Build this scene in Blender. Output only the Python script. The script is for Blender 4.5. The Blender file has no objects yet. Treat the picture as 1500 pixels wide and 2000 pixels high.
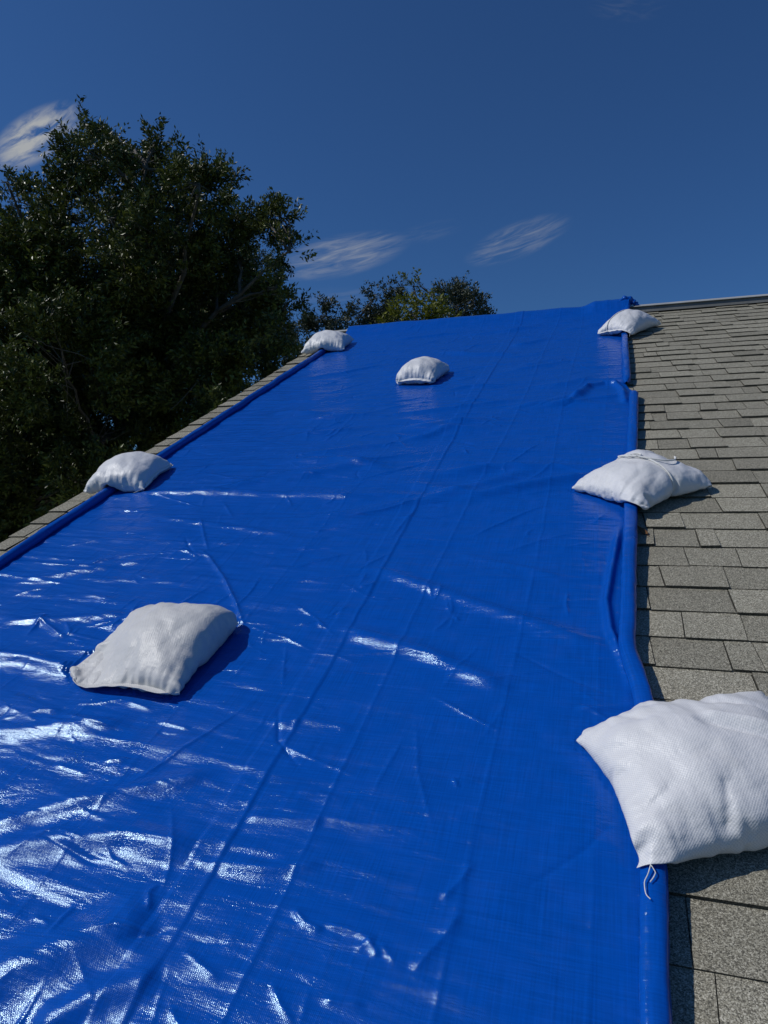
import bpy, math, random
import numpy as np
from mathutils import Matrix, Vector

scene = bpy.context.scene
C = scene.collection
R = math.radians
random.seed(7)
rng = np.random.default_rng(11)

# ------------------------------------------------------------------ camera, sky, sun, exposure
THETA = R(25.26)                       # roof pitch
ST, CT = math.sin(THETA), math.cos(THETA)
YAW = R(17.97)
CAM_H = 1.30                           # camera height measured square to the roof
Z0 = 3.30                              # height of the roof surface under the camera
VU = np.array([1.0, 0, 0]); VV = np.array([0, CT, ST]); VN = np.array([0, -ST, CT])
ORIGIN = np.array([0, 0, Z0])
CAM = ORIGIN + CAM_H * VN
FPX = 1387.0

cam_d = bpy.data.cameras.new('camera'); cam = bpy.data.objects.new('camera', cam_d); C.objects.link(cam)
cam.location = CAM; cam.rotation_euler = (R(90), 0, YAW)
cam_d.sensor_fit = 'VERTICAL'; cam_d.sensor_height = 36; cam_d.lens = 36 * FPX / 2000
cam_d.clip_start = 0.05; cam_d.clip_end = 5000
scene.camera = cam

SUN = -.64 * VU + .06 * VV + .766 * VN; SUN /= np.linalg.norm(SUN)
SUN_EL = math.asin(SUN[2]); SUN_AZ = math.atan2(SUN[0], SUN[1])
sun_d = bpy.data.lights.new('sun', 'SUN'); sun = bpy.data.objects.new('sun', sun_d); C.objects.link(sun)
sun_d.energy = 5.0; sun_d.angle = R(0.53); sun_d.color = (1.0, 0.975, 0.94)
sun.rotation_euler = Vector(SUN).to_track_quat('Z', 'Y').to_euler()
sun.location = (-20, -5, 30)

vs = scene.view_settings
scene.display_settings.display_device = 'sRGB'
vs.view_transform = 'Standard'; vs.look = 'None'; vs.gamma = 1; vs.exposure = -0.95; vs.use_curve_mapping = False

FWD = np.array([-math.sin(YAW), math.cos(YAW), 0]); RGT = np.array([math.cos(YAW), math.sin(YAW), 0]); UPW = np.array([0, 0, 1.0])
def ray(x, y):
    return FWD + RGT * (x - 750) / FPX + UPW * (1000 - y) / FPX
def at(x, y, depth):
    "a point of the world seen at photo pixel x, y, so many metres ahead"
    return CAM + ray(x, y) * depth
def onroof(x, y, h=0.0):
    "roof coordinates (u along the ridge, v up the slope) of a photo pixel"
    r = ray(x, y); t = (CAM_H - h) / -(r @ VN)
    return np.array([t * (r @ VU), t * (r @ VV)])

# --- node helpers
class NT:
    def __init__(s, tree): s.t = tree; s.n = tree.nodes; s.l = tree.links
    def node(s, kind, **kw):
        nd = s.n.new(kind)
        for k, v in kw.items():
            if k.startswith('i_'): nd.inputs[k[2:]].default_value = v
            else: setattr(nd, k, v)
        return nd
    def link(s, a, b): s.l.new(a, b)
    def val(s, sock, x):
        if hasattr(x, 'is_output'): s.link(x, sock)
        elif x is not None: sock.default_value = x
    def math(s, op, a, b=None, c=None, clamp=False):
        nd = s.n.new('ShaderNodeMath'); nd.operation = op; nd.use_clamp = clamp
        s.val(nd.inputs[0], a); s.val(nd.inputs[1], b); s.val(nd.inputs[2], c)
        return nd.outputs[0]
    def vmath(s, op, a, b=None, out=0):
        nd = s.n.new('ShaderNodeVectorMath'); nd.operation = op
        s.val(nd.inputs[0], a); s.val(nd.inputs[1], b)
        return nd.outputs[out]
    def mix(s, fac, a, b, blend='MIX'):
        nd = s.n.new('ShaderNodeMix'); nd.data_type = 'RGBA'; nd.blend_type = blend
        s.val(nd.inputs[0], fac); s.val(nd.inputs[6], a); s.val(nd.inputs[7], b)
        return nd.outputs[2]
    def noise(s, vec, scale, detail=3, rough=.55, dist=0.0):
        nd = s.n.new('ShaderNodeTexNoise'); s.val(nd.inputs['Vector'], vec)
        nd.inputs['Scale'].default_value = scale; nd.inputs['Detail'].default_value = detail
        nd.inputs['Roughness'].default_value = rough; nd.inputs['Distortion'].default_value = dist
        return nd.outputs[0]
    def ramp(s, fac, stops):
        nd = s.n.new('ShaderNodeValToRGB'); s.val(nd.inputs[0], fac)
        e = nd.color_ramp.elements
        while len(e) < len(stops): e.new(.5)
        for el, (p, c) in zip(e, stops):
            el.position = p; el.color = c if len(c) == 4 else (*c, 1)
        return nd.outputs[0]
    def smooth(s, x, lo, hi):
        nd = s.n.new('ShaderNodeMapRange'); nd.interpolation_type = 'SMOOTHSTEP'
        s.val(nd.inputs[0], x); nd.inputs[1].default_value = lo; nd.inputs[2].default_value = hi
        return nd.outputs[0]

# --- world: clear deep-blue sky with a few cirrus wisps
world = bpy.data.worlds.new('World'); scene.world = world; world.use_nodes = True
nt = NT(world.node_tree); nt.n.clear()
sky = nt.node('ShaderNodeTexSky', sky_type='NISHITA', sun_disc=False, sun_elevation=SUN_EL, sun_rotation=SUN_AZ,
              altitude=0, air_density=1.0, dust_density=0.3, ozone_density=4.0)
gen = nt.node('ShaderNodeTexCoord').outputs['Generated']
def wisp(cx, cy, half_l, half_w, tilt, seed, stretch, lo, hi, strength, scale=1.6, dist=.9):
    "a streaky cirrus patch around one direction of the sky; lengths in photo pixels"
    d = ray(cx, cy); d = d / np.linalg.norm(d)
    e1 = np.cross(d, UPW); e1 /= np.linalg.norm(e1); e2 = np.cross(e1, d)
    ct, st = math.cos(tilt), math.sin(tilt)
    a1 = (e1 * ct + e2 * st); a2 = (-e1 * st + e2 * ct)
    x = nt.vmath('DOT_PRODUCT', gen, tuple(a1), out=1); y = nt.vmath('DOT_PRODUCT', gen, tuple(a2), out=1)
    f = nt.vmath('DOT_PRODUCT', gen, tuple(d), out=1)
    xs = nt.math('DIVIDE', x, half_l / FPX); ys = nt.math('DIVIDE', y, half_w / FPX)
    r2 = nt.math('ADD', nt.math('MULTIPLY', xs, xs), nt.math('MULTIPLY', ys, ys))
    mask = nt.smooth(r2, 1.0, 0.0)
    mask = nt.math('MULTIPLY', mask, nt.smooth(f, 0.0, 0.1))
    cv = nt.node('ShaderNodeCombineXYZ')
    bend = nt.math('MULTIPLY', nt.math('MULTIPLY', xs, xs), -.25)
    nt.link(xs, cv.inputs[0]); nt.link(nt.math('MULTIPLY', nt.math('ADD', ys, bend), stretch), cv.inputs[1]); cv.inputs[2].default_value = seed
    nz = nt.noise(cv.outputs[0], scale, 7, .62, dist)
    n2 = nt.noise(cv.outputs[0], 0.9, 2, .5)
    nn = nt.math('ADD', nt.math('MULTIPLY', nz, .65), nt.math('MULTIPLY', n2, .35))
    den = nt.math('MULTIPLY', nt.smooth(nn, lo, hi), mask)
    return nt.math('MULTIPLY', den, strength)
wisps = [wisp(72, 266, 92, 36, R(40), 8.3, 1.5, .36, .62, 1.15, 1.9, .45),
         wisp(665, 500, 135, 40, R(13), 7.7, 2.4, .34, .72, .60),
         wisp(1010, 470, 105, 34, R(17), 1.3, 2.2, .36, .76, .48),
         wisp(835, 455, 80, 20, R(12), 5.2, 1.6, .4, .8, .10),
         wisp(640, 582, 110, 22, R(6), 9.4, 1.6, .4, .8, .13),
         wisp(1230, 8, 70, 26, R(-10), 4.4, 1.5, .42, .8, .12)]
tot = wisps[0]
for w in wisps[1:]: tot = nt.math('ADD', tot, w)
tot = nt.math('MINIMUM', tot, 1.0)
hsv = nt.node('ShaderNodeHueSaturation'); hsv.inputs['Saturation'].default_value = 1.0
nt.link(sky.outputs[0], hsv.inputs['Color'])
tint = nt.mix(1.0, hsv.outputs[0], (.72, 1.30, 2.0, 1), 'MULTIPLY')
colr = nt.mix(tot, tint, (11.5, 12.0, 12.6, 1))
bg = nt.node('ShaderNodeBackground'); bg.inputs['Strength'].default_value = 0.062
nt.link(colr, bg.inputs[0]); wo = nt.node('ShaderNodeOutputWorld'); nt.link(bg.outputs[0], wo.inputs[0])

# ------------------------------------------------------------------ materials
def material(name):
    m = bpy.data.materials.new(name); m.use_nodes = True
    n = NT(m.node_tree); n.n.clear()
    p = n.node('ShaderNodeBsdfPrincipled'); o = n.node('ShaderNodeOutputMaterial'); n.link(p.outputs[0], o.inputs[0])
    n.p = p
    return m, n
def bump(n, height, dist, strength=1.0, prev=None):
    b = n.node('ShaderNodeBump'); b.inputs['Strength'].default_value = strength; b.inputs['Distance'].default_value = dist
    n.link(height, b.inputs['Height'])
    if prev is not None: n.link(prev, b.inputs['Normal'])
    return b.outputs[0]

def mat_tarp():
    m, n = material('blue_poly_tarp')
    uv = n.node('ShaderNodeUVMap').outputs[0]
    sep = n.node('ShaderNodeSeparateXYZ'); n.link(uv, sep.inputs[0])
    X, Y = sep.outputs[0], sep.outputs[1]
    big = n.noise(uv, 1.7, 3)
    fine = n.noise(uv, 14, 4)
    thread = n.noise(n.vmath('MULTIPLY', uv, (6, 260, 1)), 1.0, 2)
    thread2 = n.noise(n.vmath('MULTIPLY', uv, (260, 6, 1)), 1.0, 2)
    t = n.math('ADD', n.math('MULTIPLY', thread, .5), n.math('MULTIPLY', thread2, .5))
    c = n.ramp(t, [(.3, (.0004, .060, .325)), (.7, (.0010, .092, .51))])
    c = n.mix(n.math('MULTIPLY', n.smooth(fine, .45, .8), .16), c, (.02, .10, .50, 1))
    n.link(c, n.p.inputs['Base Color'])
    rr = n.math('ADD', .145, n.math('MULTIPLY', n.smooth(n.noise(uv, 5, 5, .65), .35, .7), .14))
    n.link(rr, n.p.inputs['Roughness'])
    n.p.inputs['IOR'].default_value = 1.5; n.p.inputs['Specular Tint'].default_value = (.62, .90, 1, 1)
    P = 2 * math.pi / .0042
    wx = n.math('SINE', n.math('MULTIPLY', X, P)); wy = n.math('SINE', n.math('MULTIPLY', Y, P))
    weave = n.math('MULTIPLY', wx, wy)
    nb = bump(n, weave, .00008, 1.0)
    nb = bump(n, n.noise(n.vmath('MULTIPLY', uv, (110, 300, 1)), 1.0, 3), .00055, 1.0, nb)
    nb = bump(n, n.noise(n.vmath('MULTIPLY', uv, (9, 34, 1)), 1.0, 4, .55, .6), .0026, 1.0, nb)
    n.link(nb, n.p.inputs['Normal'])
    return m

def mat_bag(name, base=(.74, .745, .77), pitch=.0034, seed=0.0):
    m, n = material(name)
    uv = n.node('ShaderNodeUVMap').outputs[0]
    uvs = n.vmath('ADD', uv, (seed, seed * .7, 0))
    sep = n.node('ShaderNodeSeparateXYZ'); n.link(uv, sep.inputs[0])
    P = math.pi / pitch
    wx = n.math('SINE', n.math('MULTIPLY', sep.outputs[0], P)); wy = n.math('SINE', n.math('MULTIPLY', sep.outputs[1], P))
    weave = n.math('MULTIPLY', wx, wy)
    dirt = n.smooth(n.noise(uvs, 9, 5, .65), .52, .78)
    pad = n.noise(uvs, 22, 3)
    b = n.mix(n.math('MULTIPLY', dirt, .35), (*base, 1), (base[0] * .72, base[1] * .70, base[2] * .66, 1))
    b = n.mix(n.math('MULTIPLY', n.smooth(weave, .1, -.6), .30), b, (.40, .41, .45, 1))
    n.link(b, n.p.inputs['Base Color'])
    n.p.inputs['Roughness'].default_value = .42
    n.p.inputs['IOR'].default_value = 1.45
    nb = bump(n, weave, .00018, 1.0)
    nb = bump(n, n.noise(uvs, 60, 4, .6), .0016, 1.0, nb)
    nb = bump(n, pad, .0035, 1.0, nb)
    n.link(nb, n.p.inputs['Normal'])
    return m

def mat_shingle():
    m, n = material('asphalt_shingle')
    obj = n.node('ShaderNodeTexCoord').outputs['Object']
    att = n.node('ShaderNodeAttribute', attribute_name='tone').outputs['Fac']
    vor = n.node('ShaderNodeTexVoronoi'); n.link(obj, vor.inputs['Vector']); vor.inputs['Scale'].default_value = 520
    gsep = n.node('ShaderNodeSeparateColor'); n.link(vor.outputs['Color'], gsep.inputs[0])
    g = gsep.outputs[0]
    coarse = n.noise(obj, 190, 2)
    gg = n.math('ADD', n.math('MULTIPLY', g, .6), n.math('MULTIPLY', coarse, .4))
    col = n.ramp(gg, [(.14, (.050, .048, .040)), (.40, (.182, .167, .124)), (.62, (.30, .278, .210)), (.86, (.55, .515, .41))])
    patch = n.noise(obj, 5, 4, .6)
    k = n.math('ADD', n.math('MULTIPLY', att, .42), n.math('MULTIPLY', patch, .30))
    k = n.math('MAXIMUM', n.math('ADD', k, .90), .05)
    mul = n.node('ShaderNodeCombineColor')
    for i in range(3): n.link(k, mul.inputs[i])
    c = n.mix(1.0, col, mul.outputs[0], 'MULTIPLY')
    n.link(c, n.p.inputs['Base Color'])
    n.p.inputs['Roughness'].default_value = .9; n.p.inputs['Specular IOR Level'].default_value = .25
    nb = bump(n, g, .0012, 1.0)
    nb = bump(n, n.noise(obj, 40, 3), .003, .6, nb)
    n.link(nb, n.p.inputs['Normal'])
    return m

def mat_plain(name, col, rough=.7, nscale=8, var=.25, bdist=.002, metallic=0.0):
    m, n = material(name)
    obj = n.node('ShaderNodeTexCoord').outputs['Object']
    z = n.noise(obj, nscale, 5, .6)
    lo = tuple(c * (1 - var) for c in col); hi = tuple(min(1, c * (1 + var)) for c in col)
    n.link(n.ramp(z, [(.3, lo), (.7, hi)]), n.p.inputs['Base Color'])
    n.p.inputs['Roughness'].default_value = rough; n.p.inputs['Metallic'].default_value = metallic
    n.link(bump(n, n.noise(obj, nscale * 6, 4), bdist), n.p.inputs['Normal'])
    return m

def mat_leaf(name, c0, c1, rough=.38, spec=.5, trans=.12):
    m, n = material(name)
    att = n.node('ShaderNodeAttribute', attribute_name='tone').outputs['Fac']
    c = n.ramp(att, [(0, c0), (1, c1)])
    n.link(c, n.p.inputs['Base Color'])
    n.p.inputs['Roughness'].default_value = rough; n.p.inputs['Specular IOR Level'].default_value = spec
    tr = n.node('ShaderNodeBsdfTranslucent'); n.link(c, tr.inputs[0])
    ms = n.node('ShaderNodeMixShader'); ms.inputs[0].default_value = trans
    n.link(n.p.outputs[0], ms.inputs[1]); n.link(tr.outputs[0], ms.inputs[2])
    out = [x for x in n.n if x.type == 'OUTPUT_MATERIAL'][0]; n.link(ms.outputs[0], out.inputs[0])
    return m

M = dict(
    tarp=mat_tarp(), shingle=mat_shingle(),
    felt=mat_plain('roofing_felt', (.012, .012, .012), .9, 20),
    vent=mat_plain('weathered_ridge_metal', (.16, .16, .15), .55, 6, .2),
    cap=mat_plain('pale_ridge_metal', (.40, .40, .37), .5, 6, .12),
    wood=mat_plain('painted_trim', (.70, .69, .64), .55, 3, .08),
    stucco=mat_plain('pale_stucco', (.55, .50, .42), .9, 14, .12, .004),
    grass=mat_plain('lawn', (.045, .075, .022), .95, 3, .4, .03),
    bark=mat_plain('grey_bark', (.13, .115, .095), .9, 9, .4, .01),
    cord=mat_plain('white_cord', (.75, .74, .70), .8, 80, .1, .001),
    dead=mat_plain('dead_leaf', (.16, .075, .025), .8, 60, .4, .001),
    leaf_oak=mat_leaf('oak_leaf', (.014, .024, .005), (.150, .180, .032), .42, .38),
    leaf_lime=mat_leaf('lime_green_leaf', (.075, .095, .010), (.25, .265, .030), .5, .3, .25),
    leaf_grey=mat_leaf('grey_green_leaf', (.030, .044, .026), (.090, .108, .065), .5, .35),
)

# ------------------------------------------------------------------ mesh helpers
def tag(o, label=None, cat=None, group=None, kind=None):
    if label: o['label'] = label
    if cat: o['category'] = cat
    if group: o['group'] = group
    if kind: o['kind'] = kind
    return o
def empty(name, mat):
    o = bpy.data.objects.new(name, None); C.objects.link(o); o.matrix_world = mat
    o.empty_display_size = .1
    return o
def mesh_obj(name, V, F, mat, parent=None, smooth=True, uv=None, tone=None):
    "V (n,3); F (m,k) array or list of tuples; uv per vertex; tone per vertex"
    me = bpy.data.meshes.new(name)
    V = np.asarray(V, np.float32)
    if isinstance(F, np.ndarray):
        m, k = F.shape
        me.vertices.add(len(V)); me.vertices.foreach_set('co', V.ravel())
        me.loops.add(m * k); me.loops.foreach_set('vertex_index', F.astype(np.int32).ravel())
        me.polygons.add(m); me.polygons.foreach_set('loop_start', np.arange(0, m * k, k, dtype=np.int32))
        me.update(calc_edges=True)
    else:
        me.from_pydata(V.tolist(), [], F); me.update()
    if uv is not None:
        li = np.empty(len(me.loops), np.int32); me.loops.foreach_get('vertex_index', li)
        l = me.uv_layers.new(name='UVMap'); l.data.foreach_set('uv', np.asarray(uv, np.float32)[li].ravel())
    if tone is not None:
        a = me.attributes.new('tone', 'FLOAT', 'POINT'); a.data.foreach_set('value', np.asarray(tone, np.float32))
    me.polygons.foreach_set('use_smooth', np.full(len(me.polygons), smooth))
    me.validate(); me.materials.append(mat)
    o = bpy.data.objects.new(name, me); C.objects.link(o)
    if parent is not None: o.parent = parent
    return o
def grid_faces(G):
    return np.stack([G[:-1, :-1], G[1:, :-1], G[1:, 1:], G[:-1, 1:]], -1).reshape(-1, 4)
def tube(pts, rad, sides=6, cap=True):
    "a swept tube; returns vertices and quad faces"
    pts = np.asarray(pts, float); n = len(pts); rad = np.broadcast_to(np.asarray(rad, float), n)
    t = np.gradient(pts, axis=0); t /= np.linalg.norm(t, axis=1)[:, None] + 1e-12
    ref = np.array([.31, .17, .93]); a = np.cross(t, ref); a /= np.linalg.norm(a, axis=1)[:, None] + 1e-12
    b = np.cross(t, a)
    ang = np.linspace(0, 2 * np.pi, sides, endpoint=False)
    V = pts[:, None] + rad[:, None, None] * (a[:, None] * np.cos(ang)[None, :, None] + b[:, None] * np.sin(ang)[None, :, None])
    G = np.arange(n * sides).reshape(n, sides); G = np.concatenate([G, G[:, :1]], 1)
    F = grid_faces(G)
    return V.reshape(-1, 3), F
class Bag_of_mesh:
    def __init__(s): s.V = []; s.F = []; s.n = 0; s.T = []
    def add(s, V, F, tone=None):
        V = np.asarray(V, float); s.V.append(V); s.F.append(np.asarray(F) + s.n); s.n += len(V)
        if tone is not None: s.T.append(np.broadcast_to(tone, len(V)))
    def build(s, name, mat, parent=None, smooth=True):
        return mesh_obj(name, np.concatenate(s.V), np.concatenate(s.F), mat, parent, smooth,
                        tone=np.concatenate(s.T) if s.T else None)
BOXF = np.array([[0, 1, 3, 2], [4, 6, 7, 5], [0, 4, 5, 1], [2, 3, 7, 6], [0, 2, 6, 4], [1, 5, 7, 3]])
def box(x0, x1, y0, y1, z0, z1):
    return np.array([[x, y, z] for x in (x0, x1) for y in (y0, y1) for z in (z0, z1)]), BOXF

def perlin(x, y, seed=0):
    r = np.random.default_rng(seed + 1000); ang = r.uniform(0, 2 * np.pi, 4096)
    gx, gy = np.cos(ang), np.sin(ang); perm = r.permutation(4096)
    xi = np.floor(x).astype(np.int64); yi = np.floor(y).astype(np.int64); xf = x - xi; yf = y - yi
    def g(ix, iy, dx, dy):
        h = perm[(perm[ix & 4095] + iy) & 4095]; return gx[h] * dx + gy[h] * dy
    s = xf * xf * xf * (xf * (xf * 6 - 15) + 10); t = yf * yf * yf * (yf * (yf * 6 - 15) + 10)
    a = g(xi, yi, xf, yf); b = g(xi + 1, yi, xf - 1, yf); c = g(xi, yi + 1, xf, yf - 1); d = g(xi + 1, yi + 1, xf - 1, yf - 1)
    return (a + s * (b - a)) + t * ((c + s * (d - c)) - (a + s * (b - a)))
def sstep(x, a, b):
    t = np.clip((x - a) / (b - a), 0, 1); return t * t * (3 - 2 * t)

ROOF = Matrix(((1, 0, 0, 0), (0, CT, -ST, 0), (0, ST, CT, Z0), (0, 0, 0, 1)))    # roof frame: local x, y, z = u, v, h
def roof_frame(u, v, h=0.0):
    return ROOF @ Matrix.Translation((u, v, h))
V_RIDGE = 7.06; V_EAVE = -1.7; U_RAKE = -2.84; U_FAR = 8.0

# ------------------------------------------------------------------ setting: ground
def build_ground():
    n = 90; s = np.linspace(-1, 1, n); s = np.sign(s) * np.abs(s) ** 3 * 1500
    X, Y = np.meshgrid(s, s, indexing='ij')
    Z = perlin(X * .05, Y * .05, 5) * .25 * sstep(np.hypot(X, Y), 12, 30)
    o = mesh_obj('ground', np.stack([X, Y, Z], -1).reshape(-1, 3), grid_faces(np.arange(n * n).reshape(n, n)), M['grass'])
    tag(o, kind='structure')
build_ground()

# ------------------------------------------------------------------ the house under the roof
def build_house():
    h = empty('house', Matrix.Translation((2.5, V_RIDGE * CT, 0)))
    tag(h, 'pale stucco house with a grey shingle gable roof, the blue tarp lying on it', 'house')
    inv = h.matrix_world.inverted()
    def loc(V):
        V = np.asarray(V, float); return V - np.array([2.5, V_RIDGE * CT, 0])
    def rf(u, v, hh):
        u, v, hh = np.broadcast_arrays(u, v, hh)
        return loc(ORIGIN + u[..., None] * VU + v[..., None] * VV + hh[..., None] * VN)
    # shingles: every course a row of laminated tabs over a dark felt
    r = np.random.default_rng(4)
    S = Bag_of_mesh()
    expo = .143; v = V_EAVE; i = 0
    while v < V_RIDGE - .06:
        top = min(v + expo + .03, V_RIDGE - .005)
        # base layer strip: peeps out below the tabs
        us = np.arange(U_RAKE, U_FAR + .3, .3); us[-1] = U_FAR
        jb = v - .0075 + r.normal(0, .0022, len(us))
        for a in range(len(us) - 1):
            q = rf(np.array([us[a], us[a + 1], us[a + 1], us[a], us[a], us[a + 1]]),
                   np.array([jb[a], jb[a + 1], top, top, jb[a], jb[a + 1]]),
                   np.array([.0042, .0042, .0, .0, -.004, -.004]))
            S.add(q[:4], [[0, 1, 2, 3]], -.75); S.add(q, [[4, 5, 1, 0]], -1.6)
        u = U_RAKE - r.uniform(0, .1); hi = r.random() < .5; slant = 0
        while u < U_FAR:
            w = r.choice([r.uniform(.06, .11), r.uniform(.13, .20), r.uniform(.2, .31)], p=[.2, .45, .35])
            t = r.uniform(.0135, .0170) if hi else r.uniform(.0092, .0112)
            hi = not hi if r.random() < .85 else hi
            s0 = slant; slant = r.normal(.006, .006); gap = r.uniform(.002, .0045)
            u0, u1 = max(u, U_RAKE), min(u + w - gap, U_FAR)
            if u1 - u0 > .01:
                y0 = v + r.normal(0, .0018) - (.0015 if t > .012 else 0); y1 = v + r.normal(0, .0018)
                y1 = .6 * y0 + .4 * y1
                a = np.array([u0, u1, u1 - slant, u0 - s0, u0, u1, u1 - slant, u0 - s0])
                if u0 <= U_RAKE: a[[3, 7]] = U_RAKE
                if u1 >= U_FAR: a[[2, 6]] = U_FAR
                b = np.array([y0, y1, top, top, y0, y1, top, top])
                c = np.array([t, t * r.uniform(.93, 1.07), t * .35, t * .35, 0, 0, -.002, -.002])
                tone = np.clip(r.normal(.5, .27), 0, 1)
                q = rf(a, b, c); S.add(q[:4], [[0, 1, 2, 3]], tone); S.add(q, [[4, 5, 1, 0], [5, 6, 2, 1], [7, 4, 0, 3]], -1.6)
            u += w
        v += expo; i += 1
    S.build('shingle_roof', M['shingle'], h, smooth=False)
    # felt-covered deck, both slopes, as a closed slab
    yr = V_RIDGE * CT; zr = Z0 + V_RIDGE * ST
    def slab(u0, u1, h0, h1):
        prof = []
        for hh in (h0, h1):
            a = ORIGIN + V_EAVE * VV + hh * VN; k = hh / CT
            prof.append([(a[1], a[2]), (yr, zr + k), (2 * yr - a[1], a[2])])
        V = [(u, *p) for u in (u0, u1) for pr in prof for p in pr]
        F = []
        for a, b in ((0, 1), (1, 2)):
            F += [(3 + a, 3 + b, 9 + b, 9 + a), (a, 6 + a, 6 + b, b), (a, b, 3 + b, 3 + a), (6 + a, 9 + a, 9 + b, 6 + b)]
        F += [(0, 3, 9, 6), (2, 8, 11, 5)]
        return loc(np.array(V)), F
    V, F = slab(U_RAKE + .012, U_FAR - .012, -.03, -.0045)
    mesh_obj('roof_deck', V, F, M['felt'], h, smooth=False)
    V, F = slab(U_RAKE + .02, U_RAKE + .055, -.20, -.032)
    mesh_obj('rake_board', V, F, M['wood'], h, smooth=False)
    # back slope shingles as one coarse relief sheet
    B = Bag_of_mesh(); v = V_EAVE
    while v < V_RIDGE - .1:
        e = np.array([[U_RAKE, v, .007], [U_FAR, v, .007], [U_FAR, v + .16, .001], [U_RAKE, v + .16, .001], [U_RAKE, v, -.003], [U_FAR, v, -.003]])
        W = np.array([ORIGIN + p[0] * VU + p[1] * VV + p[2] * VN for p in e]); W[:, 1] = 2 * yr - W[:, 1]
        B.add(loc(W), [[3, 2, 1, 0], [0, 1, 5, 4]], .5); v += .143
    B.build('back_slope', M['shingle'], h, smooth=False)
    # ridge vent: low metal box with a pale top flange
    def ridge_strip(u0, u1, prof):
        V = [(u, yr + p[0], zr + p[1]) for u in (u0, u1) for p in prof]; k = len(prof)
        F = [(i, (i + 1) % k, k + (i + 1) % k, k + i) for i in range(k)] + [tuple(range(k))[::-1], tuple(range(k, 2 * k))]
        return loc(np.array(V)), F
    V, F = ridge_strip(U_RAKE - .01, U_FAR, [(-.115, -.030), (-.105, .022), (0, .062), (.105, .022), (.115, -.030), (0, -.012)])
    rv = mesh_obj('ridge_vent', V, F, M['vent'], h, smooth=False)
    V, F = ridge_strip(U_RAKE - .012, U_FAR, [(-.122, .0205), (-.122, .0245), (0, .070), (.122, .0245), (.122, .0205), (0, .0655)])
    mesh_obj('ridge_flashing', V, F, M['cap'], rv, smooth=False)
    # walls, gable and fascia
    ye = (V_EAVE * CT) + .45; yb = 2 * yr - ye; zt = Z0 + (V_EAVE + .45 / CT) * ST - .14
    prof = [(ye, 0), (yb, 0), (yb, zt), (yr, zr - .2), (ye, zt)]
    V = [(u, *p) for u in (U_RAKE + .35, U_FAR - .35) for p in prof]
    F = [(4, 3, 2, 1, 0), (5, 6, 7, 8, 9)] + [(i, (i + 1) % 5, 5 + (i + 1) % 5, 5 + i) for i in range(5)]
    mesh_obj('wall', loc(np.array(V)), F, M['stucco'], h, smooth=False)
    for sgn in (0, 1):
        y = V_EAVE * CT - .02 if not sgn else 2 * yr - V_EAVE * CT - .01
        z = Z0 + V_EAVE * ST
        V, F = box(U_RAKE + .06, U_FAR - .06, y, y + .03, z - .21, z - .035)
        mesh_obj('fascia', loc(V), F, M['wood'], h, smooth=False)
build_house()

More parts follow.
